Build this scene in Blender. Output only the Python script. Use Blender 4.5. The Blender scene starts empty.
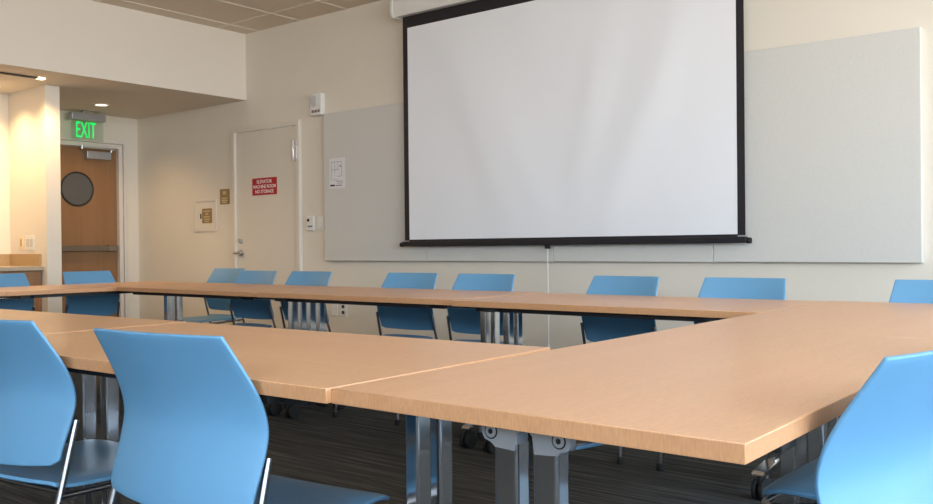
import bpy, bmesh, math, random
from mathutils import Vector, Matrix
random.seed(7)
PI = math.pi
S = bpy.context.scene
C = S.collection

# ------------------------------------------------------------------ materials
def lin(r, g, b):
    f = lambda c: (c/255/12.92) if c/255 <= 0.04045 else ((c/255+0.055)/1.055)**2.4
    return (f(r), f(g), f(b), 1)

def mat(name, col, rough=0.5, metal=0.0, noise=0.0, nscale=(8, 8, 8), bump=0.0, bscale=200, spec=0.5, emit=None, estr=0):
    m = bpy.data.materials.new(name); m.use_nodes = True
    nt = m.node_tree; N = nt.nodes; L = nt.links
    b = N['Principled BSDF']
    b.inputs['Base Color'].default_value = col
    b.inputs['Roughness'].default_value = rough
    b.inputs['Metallic'].default_value = metal
    b.inputs['Specular IOR Level'].default_value = spec
    tc = N.new('ShaderNodeTexCoord')
    if noise > 0:
        mp = N.new('ShaderNodeMapping'); mp.inputs['Scale'].default_value = nscale
        L.new(tc.outputs['Object'], mp.inputs['Vector'])
        nz = N.new('ShaderNodeTexNoise'); nz.inputs['Scale'].default_value = 1; nz.inputs['Detail'].default_value = 6
        L.new(mp.outputs[0], nz.inputs['Vector'])
        rp = N.new('ShaderNodeValToRGB')
        lo = tuple(max(0, c*(1-noise)) for c in col[:3])+(1,); hi = tuple(min(1, c*(1+noise)) for c in col[:3])+(1,)
        rp.color_ramp.elements[0].color = lo; rp.color_ramp.elements[0].position = 0.3
        rp.color_ramp.elements[1].color = hi; rp.color_ramp.elements[1].position = 0.7
        L.new(nz.outputs['Fac'], rp.inputs[0]); L.new(rp.outputs[0], b.inputs['Base Color'])
    if bump > 0:
        n2 = N.new('ShaderNodeTexNoise'); n2.inputs['Scale'].default_value = bscale; n2.inputs['Detail'].default_value = 3
        L.new(tc.outputs['Object'], n2.inputs['Vector'])
        bp = N.new('ShaderNodeBump'); bp.inputs['Strength'].default_value = bump; bp.inputs['Distance'].default_value = 0.002
        L.new(n2.outputs['Fac'], bp.inputs['Height']); L.new(bp.outputs[0], b.inputs['Normal'])
    if emit:
        b.inputs['Emission Color'].default_value = emit; b.inputs['Emission Strength'].default_value = estr
    return m

M = {}
M['wall'] = mat('painted_wall', lin(226, 217, 202), 0.85, noise=0.015, nscale=(3, 3, 3), bump=0.15, bscale=260)
M['white_trim'] = mat('white_trim_paint', lin(232, 228, 220), 0.5)
M['door_paint'] = mat('cream_door_paint', lin(222, 213, 199), 0.45, noise=0.01)
M['soffit'] = mat('soffit_paint', lin(228, 218, 204), 0.85, bump=0.1)
M['panel'] = mat('woven_panel_fabric', lin(210, 207, 200), 0.95, noise=0.02, nscale=(60, 14, 60), bump=0.25, bscale=600, spec=0.15)
M['black_border'] = mat('black_screen_border', lin(26, 24, 30), 0.55)
M['white_plastic'] = mat('white_plastic', lin(226, 224, 218), 0.4)
M['chrome'] = mat('polished_chrome', (0.7, 0.71, 0.73, 1), 0.13, 1.0, noise=0.02)
M['brushed'] = mat('brushed_steel', (0.6, 0.6, 0.6, 1), 0.3, 1.0, noise=0.08, nscale=(80, 4, 4))
M['chair_chrome'] = mat('satin_chrome_tube', (0.27, 0.27, 0.28, 1), 0.28, 1.0, noise=0.03)
M['bracket'] = mat('silver_bracket_paint', lin(176, 178, 182), 0.35, 0.6, noise=0.02)
M['dark'] = mat('black_metal', lin(24, 23, 26), 0.5, noise=0.1)
M['rubber'] = mat('black_rubber', lin(20, 20, 21), 0.7, noise=0.1)
M['blue'] = mat('blue_polypropylene', lin(101, 150, 184), 0.4, noise=0.012, nscale=(5, 5, 5), bump=0.12, bscale=700, spec=0.24)
M['red'] = mat('red_sign_face', lin(176, 22, 36), 0.45, noise=0.03)
M['bronze'] = mat('bronze_plaque', lin(150, 122, 80), 0.45, 0.0, noise=0.08, nscale=(40, 40, 40))
M['gold_text'] = mat('pale_plaque_lettering', lin(196, 180, 140), 0.5)
M['white_text'] = mat('white_lettering', lin(240, 232, 228), 0.5)
M['counter'] = mat('speckled_counter', lin(178, 164, 142), 0.35, noise=0.12, nscale=(90, 90, 90))
M['splash'] = mat('counter_splash_laminate', lin(176, 146, 104), 0.4, noise=0.1, nscale=(90, 90, 90))
M['paper'] = mat('printed_paper', lin(226, 224, 224), 0.8, noise=0.02)
M['ink'] = mat('grey_ink', lin(120, 120, 132), 0.8)
M['black_ink'] = mat('black_ink', lin(40, 38, 42), 0.8)
M['green_lit'] = mat('lit_green_letters', (0.0, 0.5, 0.08, 1), 0.5, emit=(0.0, 1.0, 0.16, 1), estr=0.85)
M['lamp'] = mat('lit_warm_lamp', (1, 0.9, 0.7, 1), 0.5, emit=(1.0, 0.84, 0.58, 1), estr=3.2)
M['slot_dark'] = mat('dark_socket', lin(60, 56, 52), 0.6)
M['mirror_pane'] = mat('dark_vision_glass', lin(90, 90, 88), 0.3, 0.0, noise=0.05, nscale=(2, 2, 5))

def wood(name, c1, c2, scale, rough=0.35, axis=0, spec=0.5, edge=False):
    m = bpy.data.materials.new(name); m.use_nodes = True
    nt = m.node_tree; N = nt.nodes; L = nt.links; b = N['Principled BSDF']
    b.inputs['Roughness'].default_value = rough; b.inputs['Specular IOR Level'].default_value = spec
    tc = N.new('ShaderNodeTexCoord'); mp = N.new('ShaderNodeMapping')
    sc = [scale*9]*3; sc[axis] = scale*0.55
    mp.inputs['Scale'].default_value = sc
    L.new(tc.outputs['Object'], mp.inputs['Vector'])
    nz = N.new('ShaderNodeTexNoise'); nz.inputs['Scale'].default_value = 1.0; nz.inputs['Detail'].default_value = 8; nz.inputs['Distortion'].default_value = 0.6
    L.new(mp.outputs[0], nz.inputs['Vector'])
    rp = N.new('ShaderNodeValToRGB'); rp.color_ramp.elements[0].color = c1; rp.color_ramp.elements[1].color = c2
    rp.color_ramp.elements[0].position = 0.32; rp.color_ramp.elements[1].position = 0.68
    L.new(nz.outputs['Fac'], rp.inputs[0])
    out = rp.outputs[0]
    # fine flecks of the grain
    mp2 = N.new('ShaderNodeMapping'); s2 = [420]*3; s2[axis] = 40
    if edge: s2 = [340, 340, 60]
    mp2.inputs['Scale'].default_value = s2
    L.new(tc.outputs['Object'], mp2.inputs['Vector'])
    n2 = N.new('ShaderNodeTexNoise'); n2.inputs['Scale'].default_value = 1; n2.inputs['Detail'].default_value = 2
    L.new(mp2.outputs[0], n2.inputs['Vector'])
    r2 = N.new('ShaderNodeMapRange'); r2.inputs[1].default_value = 0.3; r2.inputs[2].default_value = 0.7
    r2.inputs[3].default_value = 0.93 if not edge else 0.9; r2.inputs[4].default_value = 1.08
    L.new(n2.outputs['Fac'], r2.inputs[0])
    mx = N.new('ShaderNodeMix'); mx.data_type = 'RGBA'; mx.blend_type = 'MULTIPLY'; mx.inputs[0].default_value = 1
    L.new(out, mx.inputs[6]); L.new(r2.outputs[0], mx.inputs[7]); L.new(mx.outputs[2], b.inputs['Base Color'])
    return m
M['top_wood'] = wood('beech_laminate', lin(217, 164, 120), lin(221, 169, 125), 1.6, 0.33)
M['edge_wood'] = wood('beech_edge_band', lin(196, 143, 100), lin(201, 149, 106), 1.6, 0.4, edge=True)
M['door_wood'] = wood('maple_door_veneer', lin(140, 101, 64), lin(150, 111, 73), 1.1, 0.5, axis=2)
M['cab_wood'] = wood('walnut_cabinet_laminate', lin(140, 98, 62), lin(160, 116, 78), 1.5, 0.4, axis=2)

def carpet():
    m = bpy.data.materials.new('striped_carpet'); m.use_nodes = True
    nt = m.node_tree; N = nt.nodes; L = nt.links; b = N['Principled BSDF']
    b.inputs['Roughness'].default_value = 1.0; b.inputs['Specular IOR Level'].default_value = 0.05
    tc = N.new('ShaderNodeTexCoord'); mp = N.new('ShaderNodeMapping'); mp.inputs['Scale'].default_value = (1.6, 55, 1)
    L.new(tc.outputs['Object'], mp.inputs['Vector'])
    nz = N.new('ShaderNodeTexNoise'); nz.inputs['Scale'].default_value = 1; nz.inputs['Detail'].default_value = 5; nz.inputs['Roughness'].default_value = 0.65
    L.new(mp.outputs[0], nz.inputs['Vector'])
    rp = N.new('ShaderNodeValToRGB'); e = rp.color_ramp.elements
    e[0].position = 0.3; e[0].color = lin(46, 46, 46); e[1].position = 0.72; e[1].color = lin(108, 105, 98)
    k = e.new(0.5); k.color = lin(72, 71, 68)
    L.new(nz.outputs['Fac'], rp.inputs[0]); L.new(rp.outputs[0], b.inputs['Base Color'])
    n2 = N.new('ShaderNodeTexNoise'); n2.inputs['Scale'].default_value = 260
    L.new(tc.outputs['Object'], n2.inputs['Vector'])
    bp = N.new('ShaderNodeBump'); bp.inputs['Strength'].default_value = 0.6; bp.inputs['Distance'].default_value = 0.004
    L.new(n2.outputs['Fac'], bp.inputs['Height']); L.new(bp.outputs[0], b.inputs['Normal'])
    return m
M['carpet'] = carpet()

def ceiling_mat():
    m = bpy.data.materials.new('ceiling_tiles'); m.use_nodes = True
    nt = m.node_tree; N = nt.nodes; L = nt.links; b = N['Principled BSDF']
    b.inputs['Roughness'].default_value = 0.95; b.inputs['Specular IOR Level'].default_value = 0.1
    tc = N.new('ShaderNodeTexCoord')
    n = N.new('ShaderNodeTexNoise'); n.inputs['Scale'].default_value = 90; n.inputs['Detail'].default_value = 4
    L.new(tc.outputs['Object'], n.inputs['Vector'])
    rp = N.new('ShaderNodeValToRGB'); rp.color_ramp.elements[0].color = lin(222, 208, 190); rp.color_ramp.elements[1].color = lin(230, 217, 199)
    L.new(n.outputs['Fac'], rp.inputs[0]); L.new(rp.outputs[0], b.inputs['Base Color'])
    return m
M['ceiling'] = ceiling_mat()
M['tee'] = mat('ceiling_grid_bar', lin(236, 226, 210), 0.6)

def screen_mat():
    m = mat('matte_white_screen', lin(236, 237, 240), 0.9, spec=0.2)
    nt = m.node_tree; N = nt.nodes; L = nt.links; b = N['Principled BSDF']
    tc = N.new('ShaderNodeTexCoord'); mp = N.new('ShaderNodeMapping')
    mp.inputs['Rotation'].default_value = (0, 0.5, 0); mp.inputs['Scale'].default_value = (2.2, 1, 0.7)
    L.new(tc.outputs['Object'], mp.inputs['Vector'])
    n = N.new('ShaderNodeTexNoise'); n.inputs['Scale'].default_value = 1.3; n.inputs['Detail'].default_value = 1.5
    L.new(mp.outputs[0], n.inputs['Vector'])
    bp = N.new('ShaderNodeBump'); bp.inputs['Strength'].default_value = 0.1; bp.inputs['Distance'].default_value = 0.05
    L.new(n.outputs['Fac'], bp.inputs['Height']); L.new(bp.outputs[0], b.inputs['Normal'])
    return m
M['screen'] = screen_mat()

def clear(name, tint, gloss=0.08):
    m = bpy.data.materials.new(name); m.use_nodes = True
    nt = m.node_tree; N = nt.nodes; L = nt.links
    N.remove(N['Principled BSDF'])
    t = N.new('ShaderNodeBsdfTransparent'); t.inputs[0].default_value = tint
    g = N.new('ShaderNodeBsdfGlossy'); g.inputs['Roughness'].default_value = 0.03
    mx = N.new('ShaderNodeMixShader'); mx.inputs[0].default_value = gloss
    L.new(t.outputs[0], mx.inputs[1]); L.new(g.outputs[0], mx.inputs[2]); L.new(mx.outputs[0], N['Material Output'].inputs[0])
    return m
M['glass'] = clear('window_glass', (0.96, 0.98, 1, 1))
M['acrylic'] = clear('clear_acrylic', (0.9, 0.95, 0.92, 1), 0.06)

# ------------------------------------------------------------------ mesh helpers
def B(): return bmesh.new()

def add_box(bm, x0, x1, y0, y1, z0, z1, bev=0.0, seg=2, mi=0):
    r = bmesh.ops.create_cube(bm, size=1.0)
    vs = r['verts']
    for v in vs:
        v.co = Vector(((x0+x1)/2+v.co.x*(x1-x0), (y0+y1)/2+v.co.y*(y1-y0), (z0+z1)/2+v.co.z*(z1-z0)))
    fs = set(f for v in vs for f in v.link_faces)
    for f in fs: f.material_index = mi
    if bev > 0:
        es = list(set(e for v in vs for e in v.link_edges))
        bmesh.ops.bevel(bm, geom=es, offset=bev, segments=seg, affect='EDGES', profile=0.5)
    return bm

def add_cyl(bm, p0, p1, r, n=20, r2=None, bev=0.0):
    p0 = Vector(p0); p1 = Vector(p1); d = p1-p0
    q = d.to_track_quat('Z', 'Y').to_matrix().to_4x4()
    mtx = Matrix.Translation((p0+p1)/2) @ q
    rr = bmesh.ops.create_cone(bm, cap_ends=True, segments=n, radius1=r, radius2=r if r2 is None else r2, depth=d.length, matrix=mtx)
    if bev > 0:
        es = [e for e in set(e for v in rr['verts'] for e in v.link_edges) if len(e.link_faces) == 2 and any(len(f.verts) > 4 for f in e.link_faces)]
        bmesh.ops.bevel(bm, geom=es, offset=bev, segments=2, affect='EDGES', profile=0.5)
    return bm

def smooth_path(pts, rad=0.05, seg=6):
    P = [Vector(p) for p in pts]; out = [P[0]]
    for i in range(1, len(P)-1):
        a, b, c = P[i-1], P[i], P[i+1]
        r = min(rad, (a-b).length*0.45, (c-b).length*0.45)
        s = b+(a-b).normalized()*r; e = b+(c-b).normalized()*r
        for k in range(seg+1):
            t = k/seg; out.append((1-t)**2*s+2*(1-t)*t*b+t*t*e)
    out.append(P[-1]); return out

def add_tube(bm, pts, r, n=12):
    P = [Vector(p) for p in pts]
    rings = []; ref = Vector((0, 0, 1))
    t0 = (P[1]-P[0]).normalized()
    if abs(t0.dot(ref)) > 0.9: ref = Vector((0, 1, 0))
    nrm = (ref-t0*ref.dot(t0)).normalized()
    for i, p in enumerate(P):
        t = ((P[i+1]-P[i]).normalized() if i == 0 else (P[i]-P[i-1]).normalized() if i == len(P)-1 else ((P[i+1]-P[i]).normalized()+(P[i]-P[i-1]).normalized()).normalized())
        nrm = (nrm-t*nrm.dot(t)).normalized(); bn = t.cross(nrm)
        rings.append([bm.verts.new(p+nrm*r*math.cos(2*PI*k/n)+bn*r*math.sin(2*PI*k/n)) for k in range(n)])
    for a, b in zip(rings, rings[1:]):
        for k in range(n): bm.faces.new((a[k], a[(k+1) % n], b[(k+1) % n], b[k]))
    bm.faces.new(rings[0][::-1]); bm.faces.new(rings[-1])
    return bm

def add_prism(bm, outline, axis, a, b, mi=0):
    """closed 2-D outline extruded along an axis from a to b"""
    def P(u, v, w): return {0: (w, u, v), 1: (u, w, v), 2: (u, v, w)}[axis]
    lo = [bm.verts.new(P(u, v, a)) for u, v in outline]; hi = [bm.verts.new(P(u, v, b)) for u, v in outline]
    n = len(outline); fs = [bm.faces.new(lo), bm.faces.new(hi)]
    for k in range(n): fs.append(bm.faces.new((lo[k], lo[(k+1) % n], hi[(k+1) % n], hi[k])))
    for f in fs: f.material_index = mi
    bmesh.ops.recalc_face_normals(bm, faces=fs)
    return bm

def round_rect(w, h, r, n=6, cx=0, cy=0):
    pts = []
    for sx, sy, a0 in ((1, 1, 0), (-1, 1, 90), (-1, -1, 180), (1, -1, 270)):
        for k in range(n+1):
            a = math.radians(a0+90*k/n)
            pts.append((cx+sx*(w/2-r)+r*math.cos(a), cy+sy*(h/2-r)+r*math.sin(a)))
    return pts

def obj(name, bm, material, parent=None, smooth=38):
    me = bpy.data.meshes.new(name)
    bmesh.ops.recalc_face_normals(bm, faces=bm.faces)
    flat = []
    if smooth:
        bm.faces.index_update()
        for f in bm.faces:                      # a broad face framed by bevels stays flat
            ar = f.calc_area(); nb = [g.calc_area() for e in f.edges for g in e.link_faces if g is not f]
            if nb and max(nb) < ar/4: flat.append(f.index)
    bm.to_mesh(me); bm.free()
    for m in (material if isinstance(material, (list, tuple)) else [material]): me.materials.append(m)
    if smooth:
        me.polygons.foreach_set('use_smooth', [True]*len(me.polygons)); me.set_sharp_from_angle(angle=math.radians(smooth))
        for i in flat: me.polygons[i].use_smooth = False
    o = bpy.data.objects.new(name, me); C.objects.link(o)
    if parent is not None: o.parent = parent
    return o

def tag(o, label=None, cat=None, group=None, kind=None):
    if label: o['label'] = label
    if cat: o['category'] = cat
    if group: o['group'] = group
    if kind: o['kind'] = kind
    return o

def thing(name, label, cat, loc=(0, 0, 0), rz=0, group=None, kind=None):
    o = bpy.data.objects.new(name, None); C.objects.link(o)
    o.empty_display_size = 0.05
    o.location = loc; o.rotation_euler = (0, 0, rz)
    return tag(o, label, cat, group, kind)

def struct(name, bm, m, label=None, cat=None):
    return tag(obj(name, bm, m, smooth=0), label, cat, kind='structure')

def dup(root, loc, rz, label, group):
    r = root.copy(); C.objects.link(r); r.location = loc; r.rotation_euler = (0, 0, rz)
    r['label'] = label; r['group'] = group
    for ch in list(root.children):
        c = ch.copy(); C.objects.link(c); c.parent = r
        for g in list(ch.children):
            d = g.copy(); C.objects.link(d); d.parent = c
    return r

def text_bm(txt, size, width=None, height=None, extrude=0.001, rot=None, loc=(0, 0, 0), align='CENTER', bold=0.0):
    """lettering as a mesh; flat text lies in X-Z facing -Y before rot"""
    cu = bpy.data.curves.new('lettering', 'FONT'); cu.body = txt; cu.size = size; cu.extrude = extrude
    cu.align_x = 'LEFT'; cu.offset = bold; cu.resolution_u = 4
    o = bpy.data.objects.new('lettering_source', cu); C.objects.link(o)
    dg = bpy.context.evaluated_depsgraph_get(); dg.update()
    me = bpy.data.meshes.new_from_object(o.evaluated_get(dg))
    bm = B(); bm.from_mesh(me)
    bpy.data.objects.remove(o); bpy.data.curves.remove(cu); bpy.data.meshes.remove(me)
    xs = [v.co.x for v in bm.verts]; ys = [v.co.y for v in bm.verts]
    cx, cy, w, h = (min(xs)+max(xs))/2, (min(ys)+max(ys))/2, max(xs)-min(xs), max(ys)-min(ys)
    sx = (width/w) if width else 1; sy = (height/h) if height else 1
    for v in bm.verts:
        v.co = Vector(((v.co.x-cx)*sx, -v.co.z, (v.co.y-cy)*sy))
    if rot: bmesh.ops.rotate(bm, verts=bm.verts, cent=(0, 0, 0), matrix=rot)
    bmesh.ops.translate(bm, verts=bm.verts, vec=loc)
    return bm
def join(a, b):
    me = bpy.data.meshes.new('tmp'); b.to_mesh(me); b.free(); a.from_mesh(me); bpy.data.meshes.remove(me); return a

# ------------------------------------------------------------------ the room
WY = 5.54      # front wall
WX = -9.13     # wall with the exit door
CH = 3.09      # ceiling
SX, SZ = -7.18, 2.44   # soffit face and underside
RX, BY = 2.6, -3.3     # window wall, rear wall

struct('floor', add_box(B(), -9.4, RX+0.15, BY-0.15, WY+0.15, -0.08, 0), M['carpet'], 'dark grey carpet with fine lengthwise stripes under the tables', 'floor')
struct('ceiling', add_box(B(), SX, RX+0.15, BY-0.15, WY+0.15, CH, CH+0.1), M['ceiling'], 'beige tiled ceiling above the projection screen', 'ceiling')
g = B()
x = SX+0.2
for x in (-6.98, -6.37, -5.75, -5.13, -4.51, -3.89, -3.27, -2.65, -2.03, -1.41, -0.79, -0.17, 0.45, 1.07, 1.69, 2.31):
    add_box(g, x-0.012, x+0.012, BY, WY, CH-0.004, CH+0.002)
for k in range(8):
    y = 5.2-k*1.22
    if y > BY: add_box(g, SX, RX, y-0.012, y+0.012, CH-0.0035, CH+0.002)
struct('trim_1', g, M['tee'], 'pale grid bars between the ceiling tiles', 'ceiling grid')
struct('soffit', add_box(B(), -9.4, SX, BY-0.15, WY, SZ, CH+0.1), M['soffit'], 'deep cream soffit dropped over the exit and counter', 'soffit')

# front wall with the opening of the cream door
DX0, DX1, DZ = -7.335, -6.42, 2.125      # leaf of the cream door
w = B()
add_box(w, -9.4, DX0-0.045, WY, WY+0.15, 0, CH+0.1)
add_box(w, DX1+0.045, RX+0.15, WY, WY+0.15, 0, CH+0.1)
add_box(w, DX0-0.045, DX1+0.045, WY, WY+0.15, DZ+0.045, CH+0.1)
struct('wall_front', w, M['wall'], 'cream wall behind the projection screen', 'wall')
# wall with the wooden exit door
EY0, EY1, EZ = 4.39, 5.30, 2.085
w = B()
add_box(w, WX-0.15, WX, 3.975, EY0-0.045, 0, SZ)
add_box(w, WX-0.15, WX, EY1+0.045, WY, 0, SZ)
add_box(w, WX-0.15, WX, EY0-0.045, EY1+0.045, EZ+0.045, SZ)
struct('wall_left', w, M['wall'], 'pale wall around the wooden exit door', 'wall')
struct('wall_niche_side', add_box(B(), WX-0.15, -7.8, 3.845, 3.975, 0, SZ), M['wall'], 'white wing wall between the counter and the exit door', 'wall')
struct('wall_niche_back', add_box(B(), -8.65, -8.5, BY, 3.845, 0, SZ), M['wall'], 'pale wall behind the kitchen counter', 'wall')
fill_win = [(-1.9, 1.9)]; RZ = 1.75  # unseen high window, added to brighten front wall, screen and far chairs
w = B(); add_box(w, -9.4, RX+0.15, BY-0.15, BY, 0, RZ); add_box(w, -9.4, RX+0.15, BY-0.15, BY, 3.0, CH)
prev = -9.4
for a, b in fill_win:
    add_box(w, prev, a, BY-0.15, BY, RZ, 3.0); prev = b
add_box(w, prev, RX+0.15, BY-0.15, BY, RZ, 3.0)
struct('wall_back', w, M['wall'], 'cream wall with an added high window behind the viewer', 'wall')
for i, (a, b) in enumerate(fill_win):
    f = B()
    add_box(f, a, a+0.05, BY-0.11, BY-0.04, RZ, 3.0); add_box(f, b-0.05, b, BY-0.11, BY-0.04, RZ, 3.0)
    add_box(f, a+0.05, b-0.05, BY-0.11, BY-0.04, RZ, RZ+0.05); add_box(f, a+0.05, b-0.05, BY-0.11, BY-0.04, 2.95, 3.0)
    wo = struct('window_%d' % (i+5), f, M['white_trim'], 'high white framed window behind the viewer, added for fill light', 'window')
    obj('window_pane', add_box(B(), a+0.05, b-0.05, BY-0.078, BY-0.072, RZ+0.05, 2.95), M['glass'], wo, smooth=0)
# window wall
w = B(); wins = [(-2.7, -0.9), (-0.6, 1.2), (1.5, 3.3), (3.55, 5.3)]
z0, z1 = 0.75, 3.0
add_box(w, RX, RX+0.15, BY-0.15, WY+0.15, 0, z0); add_box(w, RX, RX+0.15, BY-0.15, WY+0.15, z1, CH+0.1)
prev = BY-0.15
for a, b in wins:
    add_box(w, RX, RX+0.15, prev, a, z0, z1); prev = b
add_box(w, RX, RX+0.15, prev, WY+0.15, z0, z1)
struct('wall_right', w, M['wall'], 'cream wall with tall windows beside the tables', 'wall')
for i, (a, b) in enumerate(wins):
    f = B()
    add_box(f, RX+0.04, RX+0.11, a, a+0.05, z0, z1); add_box(f, RX+0.04, RX+0.11, b-0.05, b, z0, z1)
    add_box(f, RX+0.04, RX+0.11, a+0.05, b-0.05, z0, z0+0.05); add_box(f, RX+0.04, RX+0.11, a+0.05, b-0.05, z1-0.05, z1)
    add_box(f, RX+0.05, RX+0.1, (a+b)/2-0.025, (a+b)/2+0.025, z0+0.05, z1-0.05)
    wo = struct('window_%d' % (i+1), f, M['white_trim'], 'tall white framed window in the right-hand wall', 'window')
    obj('window_pane', add_box(B(), RX+0.072, RX+0.078, a+0.05, b-0.05, z0+0.05, z1-0.05), M['glass'], wo, smooth=0)

# ---------------- the wooden exit door
d1 = thing('door_1', 'wooden exit door with a round vision window', 'door', (WX, (EY0+EY1)/2, 0), kind='structure')
hw = (EY1-EY0)/2
f = B()
for s in (-1, 1):
    add_box(f, -0.13, 0.02, s*hw if s > 0 else -hw-0.045, hw+0.045 if s > 0 else -hw, 0, EZ+0.045, 0.003)
    add_box(f, 0.0, 0.03, (hw+0.052) if s > 0 else -hw-0.085, hw+0.085 if s > 0 else -hw-0.052, 0, EZ+0.085, 0.003)
add_box(f, -0.13, 0.02, -hw, hw, EZ, EZ+0.045, 0.003); add_box(f, 0.0, 0.03, -hw-0.052, hw+0.052, EZ+0.052, EZ+0.085, 0.003)
obj('door_frame', f, mat('grey_door_frame_paint', lin(222, 214, 204), 0.45), d1)
obj('door_leaf', add_box(B(), -0.075, -0.03, -hw+0.003, hw-0.003, 0.01, EZ-0.003, 0.002), M['door_wood'], d1)
vz = 1.63
r = B(); ring = []
for k in range(48):
    a = 2*PI*k/48; ring.append((0.17*math.cos(a), vz+0.17*math.sin(a)))
vp = obj('vision_window', add_prism(B(), ring, 0, -0.031, -0.026), M['mirror_pane'], d1)
r = B()
n = 48
for k in range(n):
    a0, a1 = 2*PI*k/n, 2*PI*(k+1)/n
    prof = [(0.168, -0.03), (0.185, -0.03), (0.185, -0.021), (0.178, -0.018), (0.168, -0.021)]
    A = [r.verts.new((px, q*math.cos(a0), vz+q*math.sin(a0))) for q, px in prof]
    D = [r.verts.new((px, q*math.cos(a1), vz+q*math.sin(a1))) for q, px in prof]
    for j in range(5): r.faces.new((A[j], A[(j+1) % 5], D[(j+1) % 5], D[j]))
bmesh.ops.remove_doubles(r, verts=r.verts, dist=1e-5)
obj('window_ring', r, M['dark'], vp)
bar = obj('crash_bar', add_box(B(), -0.03, 0.03, -hw+0.03, hw-0.03, 0.965, 1.025, 0.006), mat('aged_bronze_bar', lin(118, 106, 92), 0.45, 0.5, noise=0.05), d1)
obj('bar_end_cap', add_box(B(), -0.03, 0.034, hw-0.13, hw-0.025, 0.96, 1.03, 0.006), mat('aged_bronze_cap', lin(128, 116, 102), 0.45, 0.5, noise=0.05), bar)
cl = obj('door_closer', add_box(B(), -0.03, 0.04, 0.08, 0.36, 1.955, 2.04, 0.008), M['bracket'], d1)
a = B(); add_box(a, -0.02, 0.05, 0.0, 0.4, 2.063, 2.083, 0.003); add_cyl(a, (0.03, 0.36, 2.035), (0.03, 0.36, 2.07), 0.013); add_cyl(a, (0.045, 0.02, 2.05), (0.045, 0.02, 2.09), 0.02)
obj('closer_arm', a, M['brushed'], cl)
obj('threshold', add_box(B(), -0.12, 0.0, -hw, hw, 0.0, 0.008), M['brushed'], d1)

# ---------------- the cream door in the front wall
d2 = thing('door_2', 'cream painted machine room door with a red sign', 'door', ((DX0+DX1)/2, WY, 0), kind='structure')
hw2 = (DX1-DX0)/2
f = B()
for s in (-1, 1):
    a, b = (hw2, hw2+0.05) if s > 0 else (-hw2-0.05, -hw2)
    add_box(f, a, b, -0.035, 0.12, 0, DZ+0.05, 0.004)
add_box(f, -hw2, hw2, -0.035, 0.12, DZ, DZ+0.05, 0.004)
obj('door_frame', f, M['door_paint'], d2)
obj('door_leaf', add_box(B(), -hw2+0.003, hw2-0.003, -0.012, 0.033, 0.01, DZ-0.004, 0.002), M['door_paint'], d2)
h = B(); lx = -hw2+0.07; lz = 0.935
add_cyl(h, (lx, -0.013, lz), (lx, -0.024, lz), 0.034, 28, bev=0.003); add_cyl(h, (lx, -0.02, lz), (lx, -0.06, lz), 0.011)
add_tube(h, smooth_path([(lx, -0.058, lz), (lx-0.02, -0.06, lz), (lx-0.06, -0.055, lz-0.004)], 0.02), 0.011)
add_tube(h, [(lx, -0.058, lz), (lx+0.05, -0.058, lz+0.004)], 0.011)
obj('lever_handle', h, M['brushed'], d2)
h = B(); add_cyl(h, (lx, -0.013, lz+0.12), (lx, -0.03, lz+0.12), 0.026, 28, bev=0.004); add_box(h, lx-0.004, lx+0.004, -0.034, -0.03, lz+0.108, lz+0.132)
obj('deadbolt', h, M['brushed'], d2)
for hz, nm in ((1.895, 'hinge'), (0.25, 'hinge'), (1.07, 'hinge')):
    if hz != 1.895: continue
    h = B(); add_box(h, hw2-0.075, hw2-0.004, -0.017, -0.013, hz-0.075, hz+0.06, 0.002)
    add_cyl(h, (hw2-0.03, -0.03, hz-0.1), (hw2-0.03, -0.03, hz+0.095), 0.019, 16, bev=0.003); add_box(h, hw2-0.005, hw2+0.03, -0.048, -0.035, hz-0.09, hz+0.03, 0.003)
    obj('hinge', h, mat('bright_satin_hinge', lin(225, 225, 228), 0.25, 0.5), d2)

# red door sign
sg = thing('door_sign', 'red sign with white capitals on the cream door', 'sign', (-6.897, WY-0.0155, 1.577))
obj('sign_face', add_box(B(), -0.185, 0.185, 0.0, 0.003, -0.083, 0.083, 0.001), M['red'], sg)
for k, (t, wd) in enumerate((('ELEVATOR', 0.225), ('MACHINE ROOM', 0.335), ('NO STORAGE', 0.275))):
    obj('lettering', text_bm(t, 0.05, wd, 0.034, 0.0006, loc=(0, 0.0, (0.048, 0.0, -0.048)[k]), bold=0.0008), M['white_text'], sg)

def plaque(name, label, cx, cz, w, h, lines, ypos=WY):
    p = thing(name, label, 'plaque', (cx, ypos-0.006, cz))
    obj('plate', add_box(B(), -w/2, w/2, 0, 0.006, -h/2, h/2, 0.002), M['bronze'], p)
    b = B()
    for (lx0, lx1, lz, t) in lines:
        add_box(b, lx0*w/2, lx1*w/2, -0.0012, 0.0, lz*h/2-t*h/2, lz*h/2+t*h/2)
    tag(obj('raised_print', b, M['gold_text'], p, smooth=0), 'pale rows of worn print')
    return p
plaque('room_plaque', 'bronze plaque on the wall left of the cream door frame', -7.54, 1.505, 0.155, 0.155,
       [(-0.35, 0.35, 0.5, 0.22), (-0.6, 0.6, -0.22, 0.1), (-0.62, 0.62, -0.5, 0.1), (-0.5, 0.5, -0.75, 0.08)])
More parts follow.
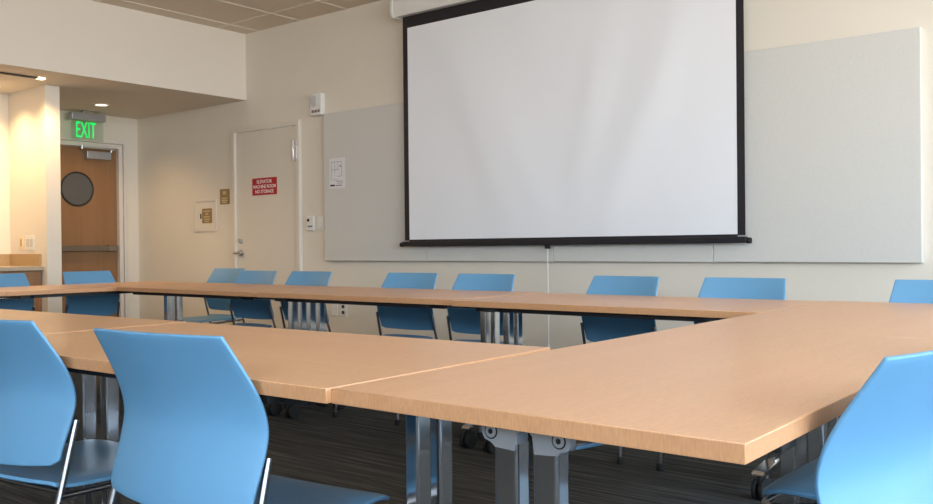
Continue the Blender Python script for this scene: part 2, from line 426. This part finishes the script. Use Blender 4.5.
# recessed cabinet door in the wall
ac = thing('access_cabinet', 'white framed recessed wall cabinet with a bronze plaque on it', 'wall cabinet', (-7.866, WY, 1.322))
f = B(); W2, H2 = 0.19, 0.165
add_box(f, -W2, W2, -0.012, 0, H2-0.022, H2, 0.003); add_box(f, -W2, W2, -0.012, 0, -H2, -H2+0.022, 0.003)
add_box(f, -W2, -W2+0.022, -0.012, 0, -H2+0.022, H2-0.022, 0.003); add_box(f, W2-0.022, W2, -0.012, 0, -H2+0.022, H2-0.022, 0.003)
obj('cabinet_frame', f, M['door_paint'], ac)
obj('door_panel', add_box(B(), -W2+0.024, W2-0.024, -0.006, 0, -H2+0.024, H2-0.024, 0.002), M['wall'], ac)
obj('pull_slot', add_box(B(), -0.088, -0.066, -0.01, -0.006, -0.03, 0.022, 0.003), M['slot_dark'], ac)
plaque('cabinet_plaque', 'bronze plaque fixed on the white wall cabinet', -7.832, 1.32, 0.165, 0.15,
       [(-0.7, 0.7, 0.62, 0.1), (-0.25, 0.3, 0.25, 0.14), (-0.6, 0.6, -0.15, 0.1), (-0.6, 0.6, -0.5, 0.1), (-0.4, 0.4, -0.78, 0.08)], WY-0.007)

# alarm strobe
al = thing('fire_alarm', 'white alarm strobe high on the wall beside the fabric panel', 'alarm', (-6.115, WY, 2.28))
obj('body', add_box(B(), -0.075, 0.075, -0.055, 0, -0.1, 0.1, 0.01, 3), M['white_plastic'], al)
l = B(); add_prism(l, round_rect(0.07, 0.1, 0.034, 8, -0.015, 0.03), 1, -0.066, -0.055)
obj('strobe_lens', l, mat('frosted_strobe_lens', lin(198, 198, 196), 0.15), al)
l = B()
for k in range(3): add_box(l, -0.05+k*0.04, -0.02+k*0.04, -0.057, -0.054, -0.075, -0.05, 0.001)
obj('sounder_slots', l, mat('dull_grey_slots', lin(120, 112, 104), 0.5), al)
# two controls beside the door
s1 = thing('wall_intercom', 'white wall control with a dark round eye beside the cream door', 'wall control', (-6.24, WY, 1.203))
obj('body', add_box(B(), -0.052, 0.052, -0.025, 0, -0.068, 0.068, 0.008, 3), M['white_plastic'], s1)
e = B(); add_cyl(e, (-0.02, -0.029, 0.03), (-0.02, -0.024, 0.03), 0.014); obj('sensor_eye', e, M['black_ink'], s1)
e = B(); add_box(e, -0.03, 0.035, -0.027, -0.024, -0.035, -0.02, 0.002); obj('button', e, M['ink'], s1)
s2 = thing('light_switch', 'white rocker switch plate next to the fabric panel edge', 'light switch', (-6.112, WY, 1.203))
obj('plate', add_box(B(), -0.042, 0.042, -0.008, 0, -0.062, 0.062, 0.003), M['white_plastic'], s2)
obj('rocker', add_box(B(), -0.018, 0.018, -0.014, -0.008, -0.034, 0.034, 0.002), M['white_trim'], s2)
# outlets low on the front wall
for k, (ox, lab) in enumerate(((-5.95, 'blank pale outlet plate low on the wall, left of the pair'), (-5.83, 'white outlet plate with dark sockets low on the wall'))):
    o = thing('wall_outlet', lab, 'outlet', (ox, WY, 0.425), group='outlet plates under the fabric panels')
    obj('plate', add_box(B(), -0.045, 0.045, -0.008, 0, -0.062, 0.062, 0.003), M['white_plastic'], o)
    for z in (-0.026, 0.026):
        e = B()
        if k: add_prism(e, round_rect(0.034, 0.03, 0.012, 5, 0, z), 1, -0.0105, -0.008)
        else: add_box(e, -0.018, 0.018, -0.0105, -0.008, z-0.016, z+0.016, 0.002)
        obj('socket', e, M['slot_dark'] if k else M['white_trim'], o)

# ---------------- fabric panels
PX = [-6.018, -4.795, -3.57, -2.345, -1.122]
labs = ['grey fabric wall panel with a paper sheet pinned on it', 'grey fabric wall panel behind the left half of the screen',
        'grey fabric wall panel behind the right half of the screen', 'grey fabric wall panel ending at bare wall, right of the screen']
for i in range(4):
    b = add_box(B(), PX[i]+0.0015, PX[i+1]-0.0015, WY-0.05, WY, 0.86, 2.182, 0.004)
    tag(obj('fabric_panel', b, M['panel']), labs[i], 'wall panel', 'fabric panels along the front wall')
nt = thing('posted_notice', 'white printed sheet pinned to the leftmost fabric panel', 'paper', (-5.842, WY-0.052, 1.64))
obj('sheet', add_box(B(), -0.1, 0.1, 0, 0.0015, -0.135, 0.135), M['paper'], nt, smooth=0)
b = B()
for (x0, x1, z0_, z1_) in ((-0.075, 0.06, 0.1, 0.103), (-0.075, -0.072, -0.06, 0.1), (0.057, 0.06, -0.03, 0.1), (-0.03, -0.027, 0.0, 0.1), (0.01, 0.013, 0.03, 0.1), (-0.075, 0.02, 0.03, 0.033), (0.0, 0.06, -0.03, -0.027), (-0.06, 0.0, -0.06, -0.057), (-0.01, 0.07, -0.075, -0.07), (0.0, 0.075, -0.092, -0.088)):
    add_box(b, x0, x1, -0.0006, 0, z0_, z1_)
obj('drawing', b, M['ink'], nt, smooth=0)
b = B(); add_box(b, -0.09, -0.03, -0.0006, 0, -0.115, -0.1); obj('print_block', b, M['black_ink'], nt, smooth=0); b = B(); add_box(b, 0.036, 0.05, -0.0006, 0, 0.055, 0.067); obj('print_mark', b, M['black_ink'], nt, smooth=0); b = B(); add_box(b, -0.02, 0.06, -0.0006, 0, -0.112, -0.106)
obj('print_block', b, M['black_ink'], nt, smooth=0)

# ---------------- projection screen
SY = 5.42
ps = thing('projection_screen', 'large pull-down projection screen with black borders', 'projection screen', (-3.535, SY, 0))
cxs = -3.535
def X(v): return v-cxs
f = B()
L0, L1, I0, I1 = X(-4.97), X(-2.105), X(-4.92), X(-2.155)
add_box(f, L0, I0, -0.001, 0.001, 1.03, 2.87); add_box(f, I1, L1, -0.001, 0.001, 1.03, 2.87)
add_box(f, I0, I1, -0.001, 0.001, 2.767, 2.87); add_box(f, I0, I1, -0.001, 0.001, 1.0, 1.037)
obj('black_border', f, M['black_border'], ps, smooth=0)
def fold(u, v):
    # slack folds running down and inward from both upper sides
    a = math.exp(-((u-0.22-0.28*(0.6-v))/0.055)**2)*0.5+math.exp(-((u-0.34-0.3*(0.5-v))/0.07)**2)*0.5
    b_ = math.exp(-((u-0.80+0.26*(0.6-v))/0.07)**2)*0.7+math.exp(-((u-0.62+0.12*(0.5-v))/0.05)**2)*0.4
    e_ = min(1, u*9, (1-u)*9)*math.sin(PI*min(1, max(0, v*0.9+0.08)))
    return -0.020*(a+b_)*max(0, e_)-0.0005
f = B(); nx, nz = 110, 60; G = []
for j in range(nz+1):
    G.append([f.verts.new((I0+(I1-I0)*i/nx, fold(i/nx, j/nz), 1.037+(2.767-1.037)*j/nz)) for i in range(nx+1)])
for j in range(nz):
    for i in range(nx): f.faces.new((G[j][i], G[j][i+1], G[j+1][i+1], G[j+1][i]))
bo = obj('white_fabric', f, M['screen'], ps, smooth=60)
f = B(); add_box(f, L0-0.02, L1+0.01, -0.018, 0.018, 0.982, 1.022, 0.007, 3)
bb = obj('bottom_bar', f, M['black_border'], ps)
f = B()
for a, b_ in ((L0-0.048, L0-0.018), (L1+0.008, L1+0.036)): obj('end_knob', add_cyl(B(), (a, 0, 0.997), (b_, 0, 0.997), 0.019, 20, bev=0.004), M['rubber'], bb)
hs = B()
prof = [(-0.05, 2.862), (0.05, 2.862), (0.075, 2.885), (0.075, 3.0), (0.05, 3.02), (-0.04, 3.02), (-0.075, 2.985), (-0.075, 2.9)]
add_prism(hs, prof, 0, L0-0.045, L1+0.06)
case = obj('screen_case', hs, M['white_plastic'], ps)
for s, xx in ((-1, L0-0.07), (1, L1+0.06)):
    e = B(); add_prism(e, [(p*1.06, 2.94+(q-2.94)*1.08) for p, q in prof], 0, xx, xx+0.025)
    obj('end_cap', e, M['white_plastic'], case)
for xx in (-1.0, 1.0): obj('wall_bracket', add_box(B(), xx-0.03, xx+0.03, 0.06, WY-SY, 2.9, 3.06, 0.004), M['white_plastic'], case)
h = B(); add_box(h, -0.05, -0.01, -0.024, -0.004, 0.955, 0.985, 0.004)
pt = obj('pull_tab', h, M['dark'], ps)
c = B(); add_tube(c, [(-0.03, -0.012, 0.957), (-0.03, -0.012, 0.7), (-0.029, -0.012, 0.25)], 0.0032, 8)
add_cyl(c, (-0.029, -0.012, 0.2), (-0.029, -0.012, 0.26), 0.007, 12, bev=0.002)
tag(obj('pull_cord', c, M['white_plastic'], ps), 'thin white hanging cord')

# ---------------- exit sign
ex = thing('exit_sign', 'green lit exit sign hanging above the wooden door', 'exit sign', (-8.98, 4.87, 0))
obj('housing', add_box(B(), -0.04, 0.04, -0.185, 0.19, 2.34, 2.415, 0.006), M['bracket'], ex)
obj('ceiling_mount', add_box(B(), -0.045, 0.045, -0.06, 0.06, 2.41, 2.44, 0.004), M['brushed'], ex)
obj('acrylic_panel', add_box(B(), -0.004, 0.004, -0.175, 0.18, 2.13, 2.345, 0.001), M['acrylic'], ex, smooth=0)
obj('lettering', text_bm('EXIT', 0.2, 0.215, 0.165, 0.002, rot=Matrix.Rotation(PI/2, 3, 'Z'), loc=(0.006, -0.015, 2.242), bold=0.0), M['green_lit'], ex)

# ---------------- lights set into the soffit
def downlight(loc, label, lit):
    t = thing('recessed_downlight', label, 'ceiling light', loc, group='recessed soffit downlights')
    n = 32; rg = B()
    prof = [(0.085, 0.0), (0.085, -0.006), (0.062, -0.008), (0.058, 0.0)]
    for k in range(n):
        a0, a1 = 2*PI*k/n, 2*PI*(k+1)/n
        A = [rg.verts.new((q*math.cos(a0), q*math.sin(a0), z)) for q, z in prof]; D = [rg.verts.new((q*math.cos(a1), q*math.sin(a1), z)) for q, z in prof]
        for j in range(4): rg.faces.new((A[j], A[(j+1) % 4], D[(j+1) % 4], D[j]))
    bmesh.ops.remove_doubles(rg, verts=rg.verts, dist=1e-5)
    obj('trim_ring', rg, M['white_trim'], t)
    ds = B(); add_cyl(ds, (0, 0, -0.003), (0, 0, 0.0), 0.058, 28); obj('lamp_disc', ds, M['lamp'] if lit else M['slot_dark'], t)
downlight((-8.46, 4.74, SZ), 'lit round downlight in the soffit before the exit sign', True)
downlight((-8.2, 3.56, SZ), 'round downlight in the soffit above the counter', True)
sl = thing('slot_light', 'slim dark linear light slot in the soffit with glowing end', 'ceiling light', (-7.52, 2.6, SZ))
obj('slot_trim', add_box(B(), -0.018, 0.018, -1.1, 1.04, -0.012, 0, 0.002), M['slot_dark'], sl)
obj('lamp_head', add_box(B(), -0.028, 0.028, 1.04, 1.1, -0.014, 0, 0.004), M['lamp'], sl)
obj('lamp_strip', add_box(B(), -0.034, -0.02, -1.1, 1.04, -0.008, 0, 0.002), M['lamp'], sl)

# ---------------- kitchen counter
kc = tag(obj('kitchen_counter', add_box(B(), -8.5, -7.86, 0.9, 3.845, 0.803, 0.84, 0.004), M['counter']), 'beige speckled counter top against the wing wall', 'counter')
b = B(); add_box(b, -8.5, -8.485, 0.9, 3.845, 0.84, 0.949, 0.002); add_box(b, -8.485, -7.9, 3.83, 3.845, 0.84, 0.949, 0.002)
obj('splash_strip', b, M['splash'], kc)
for k in range(3):
    y1 = 3.84-k*0.96; y0 = y1-0.955
    if y0 < 0.9: y0 = 0.95
    cb = thing('base_cabinet', ['brown wood base cabinet under the counter, touching the wing wall', 'brown wood base cabinet under the counter, second from the wing wall', 'brown wood base cabinet under the counter, third from the wing wall'][k], 'cabinet', (-7.9, (y0+y1)/2, 0), group='base cabinets under the counter')
    hwc = (y1-y0)/2
    bb_ = B(); add_box(bb_, -0.575, -0.02, -hwc, hwc, 0.1, 0.803); obj('body', bb_, M['cab_wood'], cb, smooth=0)
    obj('toe_kick', add_box(B(), -0.56, -0.07, -hwc, hwc, 0, 0.1), M['dark'], cb, smooth=0)
    for s in (-1, 1):
        a, b_ = (0.002, hwc-0.003) if s > 0 else (-hwc+0.003, -0.002)
        dr = obj('door', add_box(B(), -0.02, 0.0, a, b_, 0.105, 0.798, 0.002), M['cab_wood'], cb)
        hd = B(); yy = 0.05*s; add_tube(hd, smooth_path([(0, yy, 0.6), (0.03, yy, 0.6), (0.03, yy, 0.72), (0, yy, 0.72)], 0.012, 4), 0.005, 8)
        obj('handle', hd, M['brushed'], dr)
# switch plates on the wing wall
s3 = thing('switch_plate', 'wide white switch plate on the wing wall above the counter', 'light switch', (-8.105, 3.845, 1.05))
obj('plate', add_box(B(), -0.085, 0.085, -0.008, 0, -0.065, 0.065, 0.003), M['white_plastic'], s3)
gr = mat('grey_rocker', lin(196, 192, 184), 0.4)
for q in (-0.06, 0.01): obj('rocker', add_box(B(), q, q+0.05, -0.012, -0.008, -0.035, 0.035, 0.002), gr, s3)

s4 = thing('wall_outlet', 'slim pale outlet plate left of the wide switch plate', 'outlet', (-8.27, 3.845, 1.05))
obj('plate', add_box(B(), -0.045, 0.045, -0.006, 0, -0.062, 0.062, 0.003), mat('almond_plate', lin(232, 212, 176), 0.5), s4)
b = B(); add_box(b, -0.02, 0.01, -0.0085, -0.006, -0.03, 0.035, 0.002); obj('socket', b, mat('tan_socket', lin(186, 158, 118), 0.5), s4)

# ------------------------------------------------------------------ tables
TL, TW, TH, TT = 1.436, 0.748, 0.73, 0.027
def make_table():
    t = thing('folding_table', '', 'table')
    bm = B(); add_box(bm, -TL/2, TL/2, -TW/2, TW/2, TH-TT, TH, 0.0018, 2)
    for f in bm.faces:
        c = f.calc_center_median()
        f.material_index = 1 if (abs(f.normal.z) < 0.5) else 0
    obj('tabletop', bm, [M['top_wood'], M['edge_wood']], t)
    u = TH-TT
    for s in (-1, 1):
        r = B(); add_box(r, -TL/2+0.1, TL/2-0.1, s*(TW/2-0.06)-0.012, s*(TW/2-0.06)+0.012, u-0.022, u, 0.003)
        obj('rail', r, M['dark'], t)
    # two edge clips on either long side join the tables
    for s in (-1, 1):
        for xx in (-0.52, 0.52):
            b = B(); add_box(b, xx-0.03, xx+0.03, s*(TW/2-0.035)-0.022, s*(TW/2-0.035)+0.022, u-0.02, u, 0.004)
            obj('linking_clip', b, M['rubber'], t)
    for s in (-1, 1):
        xc = s*(TL/2-0.075)
        g = B()
        for cy in (-0.037, 0.037):
            add_prism(g, round_rect(0.036, 0.046, 0.006, 5, xc, cy), 2, 0.11, u-0.036)
        leg = obj('leg', g, M['chrome'], t)
        # bracket: flat cheek plate with a notch between the columns
        xo = xc+s*0.019
        ol = [(-0.082, 0.0), (0.082, 0.0), (0.084, -0.024), (0.078, -0.034), (0.066, -0.038), (0.056, -0.046), (0.017, -0.048), (0.014, -0.02), (0.008, -0.014), (-0.008, -0.014), (-0.014, -0.02), (-0.017, -0.048), (-0.056, -0.046), (-0.066, -0.038), (-0.078, -0.034), (-0.084, -0.024)]
        b = B(); add_prism(b, [(p, u+q) for p, q in ol], 0, min(xo, xo-s*0.034), max(xo, xo-s*0.034))
        es = [e for e in b.edges if abs((e.verts[0].co-e.verts[1].co).x) < 1e-6]
        bmesh.ops.bevel(b, geom=es, offset=0.002, segments=2, affect='EDGES')
        obj('bracket', b, M['bracket'], leg)
        for cy in (-0.064, 0.064):
            b = B(); zz = u-0.02
            add_cyl(b, (xo-s*0.002, cy, zz), (xo+s*0.0006, cy, zz), 0.0125, 28)
            obj('screw_ring', b, M['dark'], leg)
            b = B(); add_cyl(b, (xo-s*0.002, cy, zz), (xo+s*0.0018, cy, zz), 0.0102, 28, bev=0.0006)
            sc_ = obj('screw', b, M['bracket'], leg)
            b = B(); add_cyl(b, (xo+s*0.001, cy, zz), (xo+s*0.0022, cy, zz), 0.0048, 6)
            obj('screw_recess', b, M['dark'], leg)
        # tubes from the bracket in under the top
        for q in (-1, 1):
            b = B(); add_tube(b, smooth_path([(xc, q*0.075, u-0.026), (xc-s*0.05, q*0.09, u-0.026), (xc-s*0.3, q*0.15, u-0.018), (xc-s*0.45, q*0.15, u-0.012)], 0.04), 0.011)
            obj('folding_brace', b, M['chrome'], leg)
        b = B(); add_prism(b, [(-0.21, 0.098), (-0.2, 0.11), (-0.06, 0.128), (0.06, 0.128), (0.2, 0.11), (0.21, 0.098), (0.2, 0.092), (-0.2, 0.092)], 0, xc-0.026, xc+0.026)
        es = [e for e in b.edges]; bmesh.ops.bevel(b, geom=es, offset=0.004, segments=2, affect='EDGES')
        obj('foot', b, M['chrome'], leg)
        for cy in (-0.185, 0.185):
            b = B()
            for q in (-0.014, 0.014): add_cyl(b, (xc+q-0.008, cy, 0.04), (xc+q+0.008, cy, 0.04), 0.04, 20, bev=0.003)
            add_box(b, xc-0.006, xc+0.006, cy-0.014, cy+0.014, 0.035, 0.1, 0.002)
            obj('caster', b, M['rubber'], leg)
    return t
tables = [
    # x, y, rotation, label
    (-0.794, 1.796, PI/2-0.001, 'beech table at the near right corner with its bare end showing'),
    (-0.799, 3.234, PI/2+0.001, 'beech table in the far right corner below the chairs by the bare wall'),
    (-1.897, 1.42, 0.028, 'beech table in the front row directly left of the near corner table'),
    (-3.335, 1.372, 0.036, 'beech table in the front row between the two nearest chair backs'),
    (-4.775, 1.315, 0.036, 'beech table in the front row, third from the near corner'),
    (-1.896, 3.538, -0.002, 'beech table in the far row below the right half of the screen'),
    (-3.336, 3.556, 0.003, 'beech table in the far row below the screen\'s left edge'),
    (-4.778, 3.55, 0.0, 'beech table in the far row in front of the cream door'),
    (-5.915, 3.2, PI/2, 'beech table in front of the blue chair by the exit door'),
    (-5.915, 1.762, PI/2, 'beech table at the left beyond the front row, nearer the kitchen counter'),
]
t0 = make_table()
for i, (x, y, rz, lab) in enumerate(tables):
    z = (0, 0, 0.0012, 0.0024, 0.003, 0, 0.0015, 0.002, 0.001, 0.002)[i]
    if i == 0:
        t0.location = (x, y, 0); t0.rotation_euler = (0, 0, rz); tag(t0, lab, group='beech tables set in a square')
    else: dup(t0, (x, y, z), rz, lab, 'beech tables set in a square')

# ------------------------------------------------------------------ chairs
def lerp_tab(tab, z):
    for (a, va), (b, vb) in zip(tab, tab[1:]):
        if a <= z <= b:
            t = (z-a)/(b-a); t = t*t*(3-2*t) if False else t
            return va+(vb-va)*t
    return tab[0][1] if z < tab[0][0] else tab[-1][1]
def cat(tab, z):
    """Catmull-Rom through a table"""
    n = len(tab)
    for i in range(n-1):
        if tab[i][0] <= z <= tab[i+1][0]+1e-9:
            p0 = tab[max(i-1, 0)]; p1 = tab[i]; p2 = tab[i+1]; p3 = tab[min(i+2, n-1)]
            h = p2[0]-p1[0]; t = (z-p1[0])/h
            m1 = (p2[1]-p0[1])/max(p2[0]-p0[0], 1e-6)*h; m2 = (p3[1]-p1[1])/max(p3[0]-p1[0], 1e-6)*h
            return (2*t**3-3*t**2+1)*p1[1]+(t**3-2*t**2+t)*m1+(-2*t**3+3*t**2)*p2[1]+(t**3-t**2)*m2
    return tab[0][1] if z < tab[0][0] else tab[-1][1]

BY_ = [(0.46, -0.20), (0.53, -0.182), (0.60, -0.158), (0.645, -0.150), (0.69, -0.160), (0.74, -0.185), (0.823, -0.238)]
BW_ = [(0.46, 0.198), (0.53, 0.201), (0.60, 0.2045), (0.645, 0.2045), (0.69, 0.2015), (0.74, 0.1945), (0.823, 0.1815)]
BD_ = [(0.46, 0.030), (0.60, 0.034), (0.70, 0.030), (0.823, 0.016)]

def shell_mesh(grid, th):
    bm = B()
    V = [[bm.verts.new(p) for p in row] for row in grid]
    for a, b in zip(V, V[1:]):
        for i in range(len(a)-1): bm.faces.new((a[i], a[i+1], b[i+1], b[i]))
    bmesh.ops.recalc_face_normals(bm, faces=bm.faces)
    return bm

def make_chair():
    t = thing('stacking_chair', '', 'chair')
    # backrest
    rows = 26; cols = 20; grid = []
    zt = 0.823
    for j in range(rows+1):
        v = j/rows; row = []
        for i in range(cols+1):
            uu = -1+2*i/cols
            zb = 0.488+0.010*uu*uu+0.010*max(0, (abs(uu)-0.9)/0.1)**2
            ztop = zt
            z = zb+(ztop-zb)*v
            w = cat(BW_, z)
            y = cat(BY_, z)-cat(BD_, z)*(1-uu*uu)+0.006
            row.append((uu*w, y, z))
        grid.append(row)
    bk = obj('backrest', shell_mesh(grid, 0.007), M['blue'], t, smooth=60)
    md = bk.modifiers.new('thickness', 'SOLIDIFY'); md.thickness = 0.0075; md.offset = 0
    bv = bk.modifiers.new('edge', 'BEVEL'); bv.width = 0.002; bv.segments = 2; bv.limit_method = 'ANGLE'
    # seat
    rows = 22; cols = 22; grid = []
    y0, y1, wf, wb = -0.205, 0.252, 0.226, 0.202
    for j in range(rows+1):
        v = -1+2*j/rows; row = []
        for i in range(cols+1):
            uu = -1+2*i/cols
            # square to rounded-square map
            k = 0.42
            mu = uu*math.sqrt(1-k*v*v/2); mv = v*math.sqrt(1-k*uu*uu/2)
            yy = (y0+y1)/2+(y1-y0)/2*mv/math.sqrt(1-k/2*0); w = wb+(wf-wb)*(mv+1)/2
            z = 0.447-0.012*(1-mu*mu)*(1-max(0, mv)**2)+0.006
            if mv > 0.55: z -= 0.03*((mv-0.55)/0.45)**2
            if mv < -0.7: z += 0.02*((-mv-0.7)/0.3)**2
            z -= 0.008*max(0, abs(mu)-0.8)/0.2
            row.append((mu*w, yy, z))
        grid.append(row)
    st = obj('seat', shell_mesh(grid, 0.009), M['blue'], t, smooth=60)
    md = st.modifiers.new('thickness', 'SOLIDIFY'); md.thickness = 0.009; md.offset = -1
    bv = st.modifiers.new('edge', 'BEVEL'); bv.width = 0.002; bv.segments = 2; bv.limit_method = 'ANGLE'
    # legs
    R = 0.0074
    for s in (-1, 1):
        b = B(); add_tube(b, [(s*0.2, -0.140, 0.592), (s*0.208, -0.19, 0.425), (s*0.228, -0.312, 0.012)], R)
        lg = obj('leg', b, M['chair_chrome'], t)
        b = B(); add_cyl(b, (s*0.228, -0.312, 0), (s*0.228, -0.312, 0.032), 0.016, 14, bev=0.002); obj('glide', b, M['rubber'], lg)
        b = B(); add_tube(b, smooth_path([(s*0.208, -0.19, 0.43), (s*0.21, 0.17, 0.418), (s*0.224, 0.205, 0.012)], 0.05), R)
        lg = obj('leg', b, M['chair_chrome'], t)
        b = B(); add_cyl(b, (s*0.224, 0.205, 0), (s*0.224, 0.205, 0.032), 0.016, 14, bev=0.002); obj('glide', b, M['rubber'], lg)
    b = B()
    add_tube(b, [(-0.21, 0.12, 0.416), (0.21, 0.12, 0.416)], R*0.9)
    add_tube(b, [(-0.209, -0.15, 0.424), (0.209, -0.15, 0.424)], R*0.9)
    # chrome rim that follows the front of the seat
    add_tube(b, smooth_path([(-0.21, -0.05, 0.426), (-0.216, 0.2, 0.409), (-0.17, 0.238, 0.398), (0.17, 0.238, 0.398), (0.216, 0.2, 0.409), (0.21, -0.05, 0.426)], 0.05), 0.0075)
    obj('seat_frame', b, M['chair_chrome'], t)
    # final proportions: a little wider, seat a little lower
    done = set()
    for o in list(t.children)+[g for c in t.children for g in c.children]:
        if o.data.name in done: continue
        done.add(o.data.name)
        for v in o.data.vertices:
            z = v.co.z
            v.co = (v.co.x*1.02, v.co.y*1.02, 1.02*z-0.01956 if z >= 0.4 else z*0.9711)
    return t

def top_at(cx, cy, rz):
    """chair origin that puts the middle of its top edge at cx, cy"""
    return (cx-math.sin(rz)*0.248, cy+math.cos(rz)*0.248, 0)
far = 'blue chairs along the far row'
chairs = [
    (-1.527, 0.946, math.radians(6.2), 'blue chair in the foreground whose whole back hides the front table', 'blue chairs along the front row'),
    (-2.190, 0.920, math.radians(7), 'blue chair cut off by the left edge of the photo', 'blue chairs along the front row'),
    (-0.269, 1.487, math.radians(80), 'large blue chair back at the right edge by the near table corner', 'blue chairs at the right-hand tables'),
    (-0.250, 2.17, math.radians(89), 'blue chair whose seat shows behind the large back at right', 'blue chairs at the right-hand tables'),
    (-5.99, 4.45, PI+0.04, 'blue chair standing back and half hidden, farthest left by the cream door', far),
    (-5.089, 4.030, PI+0.06, 'blue chair overlapping the half hidden one before the cream door', far),
    (-4.523, 4.020, PI+0.05, 'blue chair in front of the cream door frame and light switch', far),
    (-3.618, 4.020, PI+0.08, 'blue chair under the left end of the screen', far),
    (-3.058, 4.020, PI+0.1, 'blue chair under the middle of the screen, beside chrome table legs', far),
    (-2.163, 4.000, PI-0.04, 'blue chair standing alone under the right half of the screen', far),
    (-1.557, 4.000, PI+0.06, 'blue chair under the fabric panel right of the screen', far),
    (-0.744, 4.060, PI+0.05, 'blue chair cut by the right edge before the bare wall', far),
    (-6.37, 3.43, -PI/2+0.02, 'blue chair in front of the wooden exit door', 'blue chairs at the left-hand tables'),
    (-6.37, 2.785, -PI/2-0.02, 'blue chair in front of the kitchen counter at the left edge', 'blue chairs at the left-hand tables'),
]
c0 = make_chair()
for i, (x, y, rz, lab, grp) in enumerate(chairs):
    if i == 0:
        c0.location = top_at(x, y, rz); c0.rotation_euler = (0, 0, rz); tag(c0, lab, group=grp)
    else: dup(c0, top_at(x, y, rz), rz, lab, grp)

# ------------------------------------------------------------------ light
def area(name, loc, rot, sx, sy, energy, col, portal=False, spread=PI):
    l = bpy.data.lights.new(name, 'AREA'); l.shape = 'RECTANGLE'; l.size = sx; l.size_y = sy; l.energy = energy; l.color = col; l.spread = spread
    o = bpy.data.objects.new(name, l); C.objects.link(o); o.location = loc; o.rotation_euler = rot
    if portal: l.cycles.is_portal = True
    return o
def spot(name, loc, energy, col, size=1.7, blend=0.7, r=0.05, rot=(0, 0, 0)):
    l = bpy.data.lights.new(name, 'SPOT'); l.energy = energy; l.color = col; l.spot_size = size; l.spot_blend = blend; l.shadow_soft_size = r
    o = bpy.data.objects.new(name, l); C.objects.link(o); o.location = loc; o.rotation_euler = rot
    return o
for a, b in wins:
    area('window_portal', (RX+0.16, (a+b)/2, (z0+z1)/2), (0, math.radians(90), 0), z1-z0, b-a, 1, (1, 1, 1), True)
for a, b in fill_win:
    area('window_portal', ((a+b)/2, BY-0.16, (RZ+3.0)/2), (math.radians(90), 0, 0), b-a, 3.0-RZ, 1, (1, 1, 1), True)
warm = (1.0, 0.68, 0.36)
spot('downlight_glow', (-8.46, 4.74, SZ-0.02), 40, warm, 2.3, 0.9)
spot('downlight_glow', (-8.2, 3.56, SZ-0.02), 45, warm, 2.2, 0.9)
spot('slot_glow', (-7.52, 3.62, SZ-0.03), 60, warm, 2.6, 0.6)
area('slot_strip_glow', (-7.545, 2.3, SZ-0.02), (0, 0, 0), 0.03, 2.2, 14, warm)

wd = bpy.data.worlds.new('daylight'); S.world = wd; wd.use_nodes = True
nt = wd.node_tree; N = nt.nodes; L = nt.links
bg = N['Background']
tc = N.new('ShaderNodeTexCoord'); sp = N.new('ShaderNodeSeparateXYZ'); L.new(tc.outputs['Generated'], sp.inputs[0])
mr = N.new('ShaderNodeMapRange'); mr.inputs[1].default_value = -1; mr.inputs[2].default_value = 1; L.new(sp.outputs['Z'], mr.inputs[0])
rp = N.new('ShaderNodeValToRGB'); e = rp.color_ramp.elements
e[0].position = 0.0; e[0].color = (0.46, 0.44, 0.40, 1)
e[1].position = 1.0; e[1].color = (0.42, 0.62, 1.0, 1)
k = e.new(0.46); k.color = (0.75, 0.74, 0.71, 1)
k = e.new(0.50); k.color = (0.96, 0.98, 1.0, 1)
k = e.new(0.65); k.color = (0.66, 0.83, 1.0, 1)
L.new(mr.outputs[0], rp.inputs[0]); L.new(rp.outputs[0], bg.inputs[0]); bg.inputs[1].default_value = 15.0

# ------------------------------------------------------------------ camera
yaw, pitch, roll = 0.67354, -0.006348, -0.010070
rv = Vector((math.cos(yaw), math.sin(yaw), 0)); fw = Vector((-math.sin(yaw), math.cos(yaw), 0)); up = Vector((0, 0, 1))
f2 = fw*math.cos(pitch)+up*math.sin(pitch); u2 = up*math.cos(pitch)-fw*math.sin(pitch)
r3 = rv*math.cos(roll)+u2*math.sin(roll); u3 = u2*math.cos(roll)-rv*math.sin(roll)
cam = bpy.data.cameras.new('camera'); co = bpy.data.objects.new('camera', cam); C.objects.link(co)
mw = Matrix((r3, u3, -f2)).transposed().to_4x4(); mw.translation = Vector((0, 0, 0.978))
co.matrix_world = mw
cam.sensor_fit = 'HORIZONTAL'; cam.sensor_width = 36; cam.lens = 892.5*36/933
cam.clip_start = 0.05
S.camera = co
vs = S.view_settings; vs.view_transform = 'Standard'; vs.look = 'None'; vs.gamma = 1; vs.use_curve_mapping = False; vs.exposure = 0.0
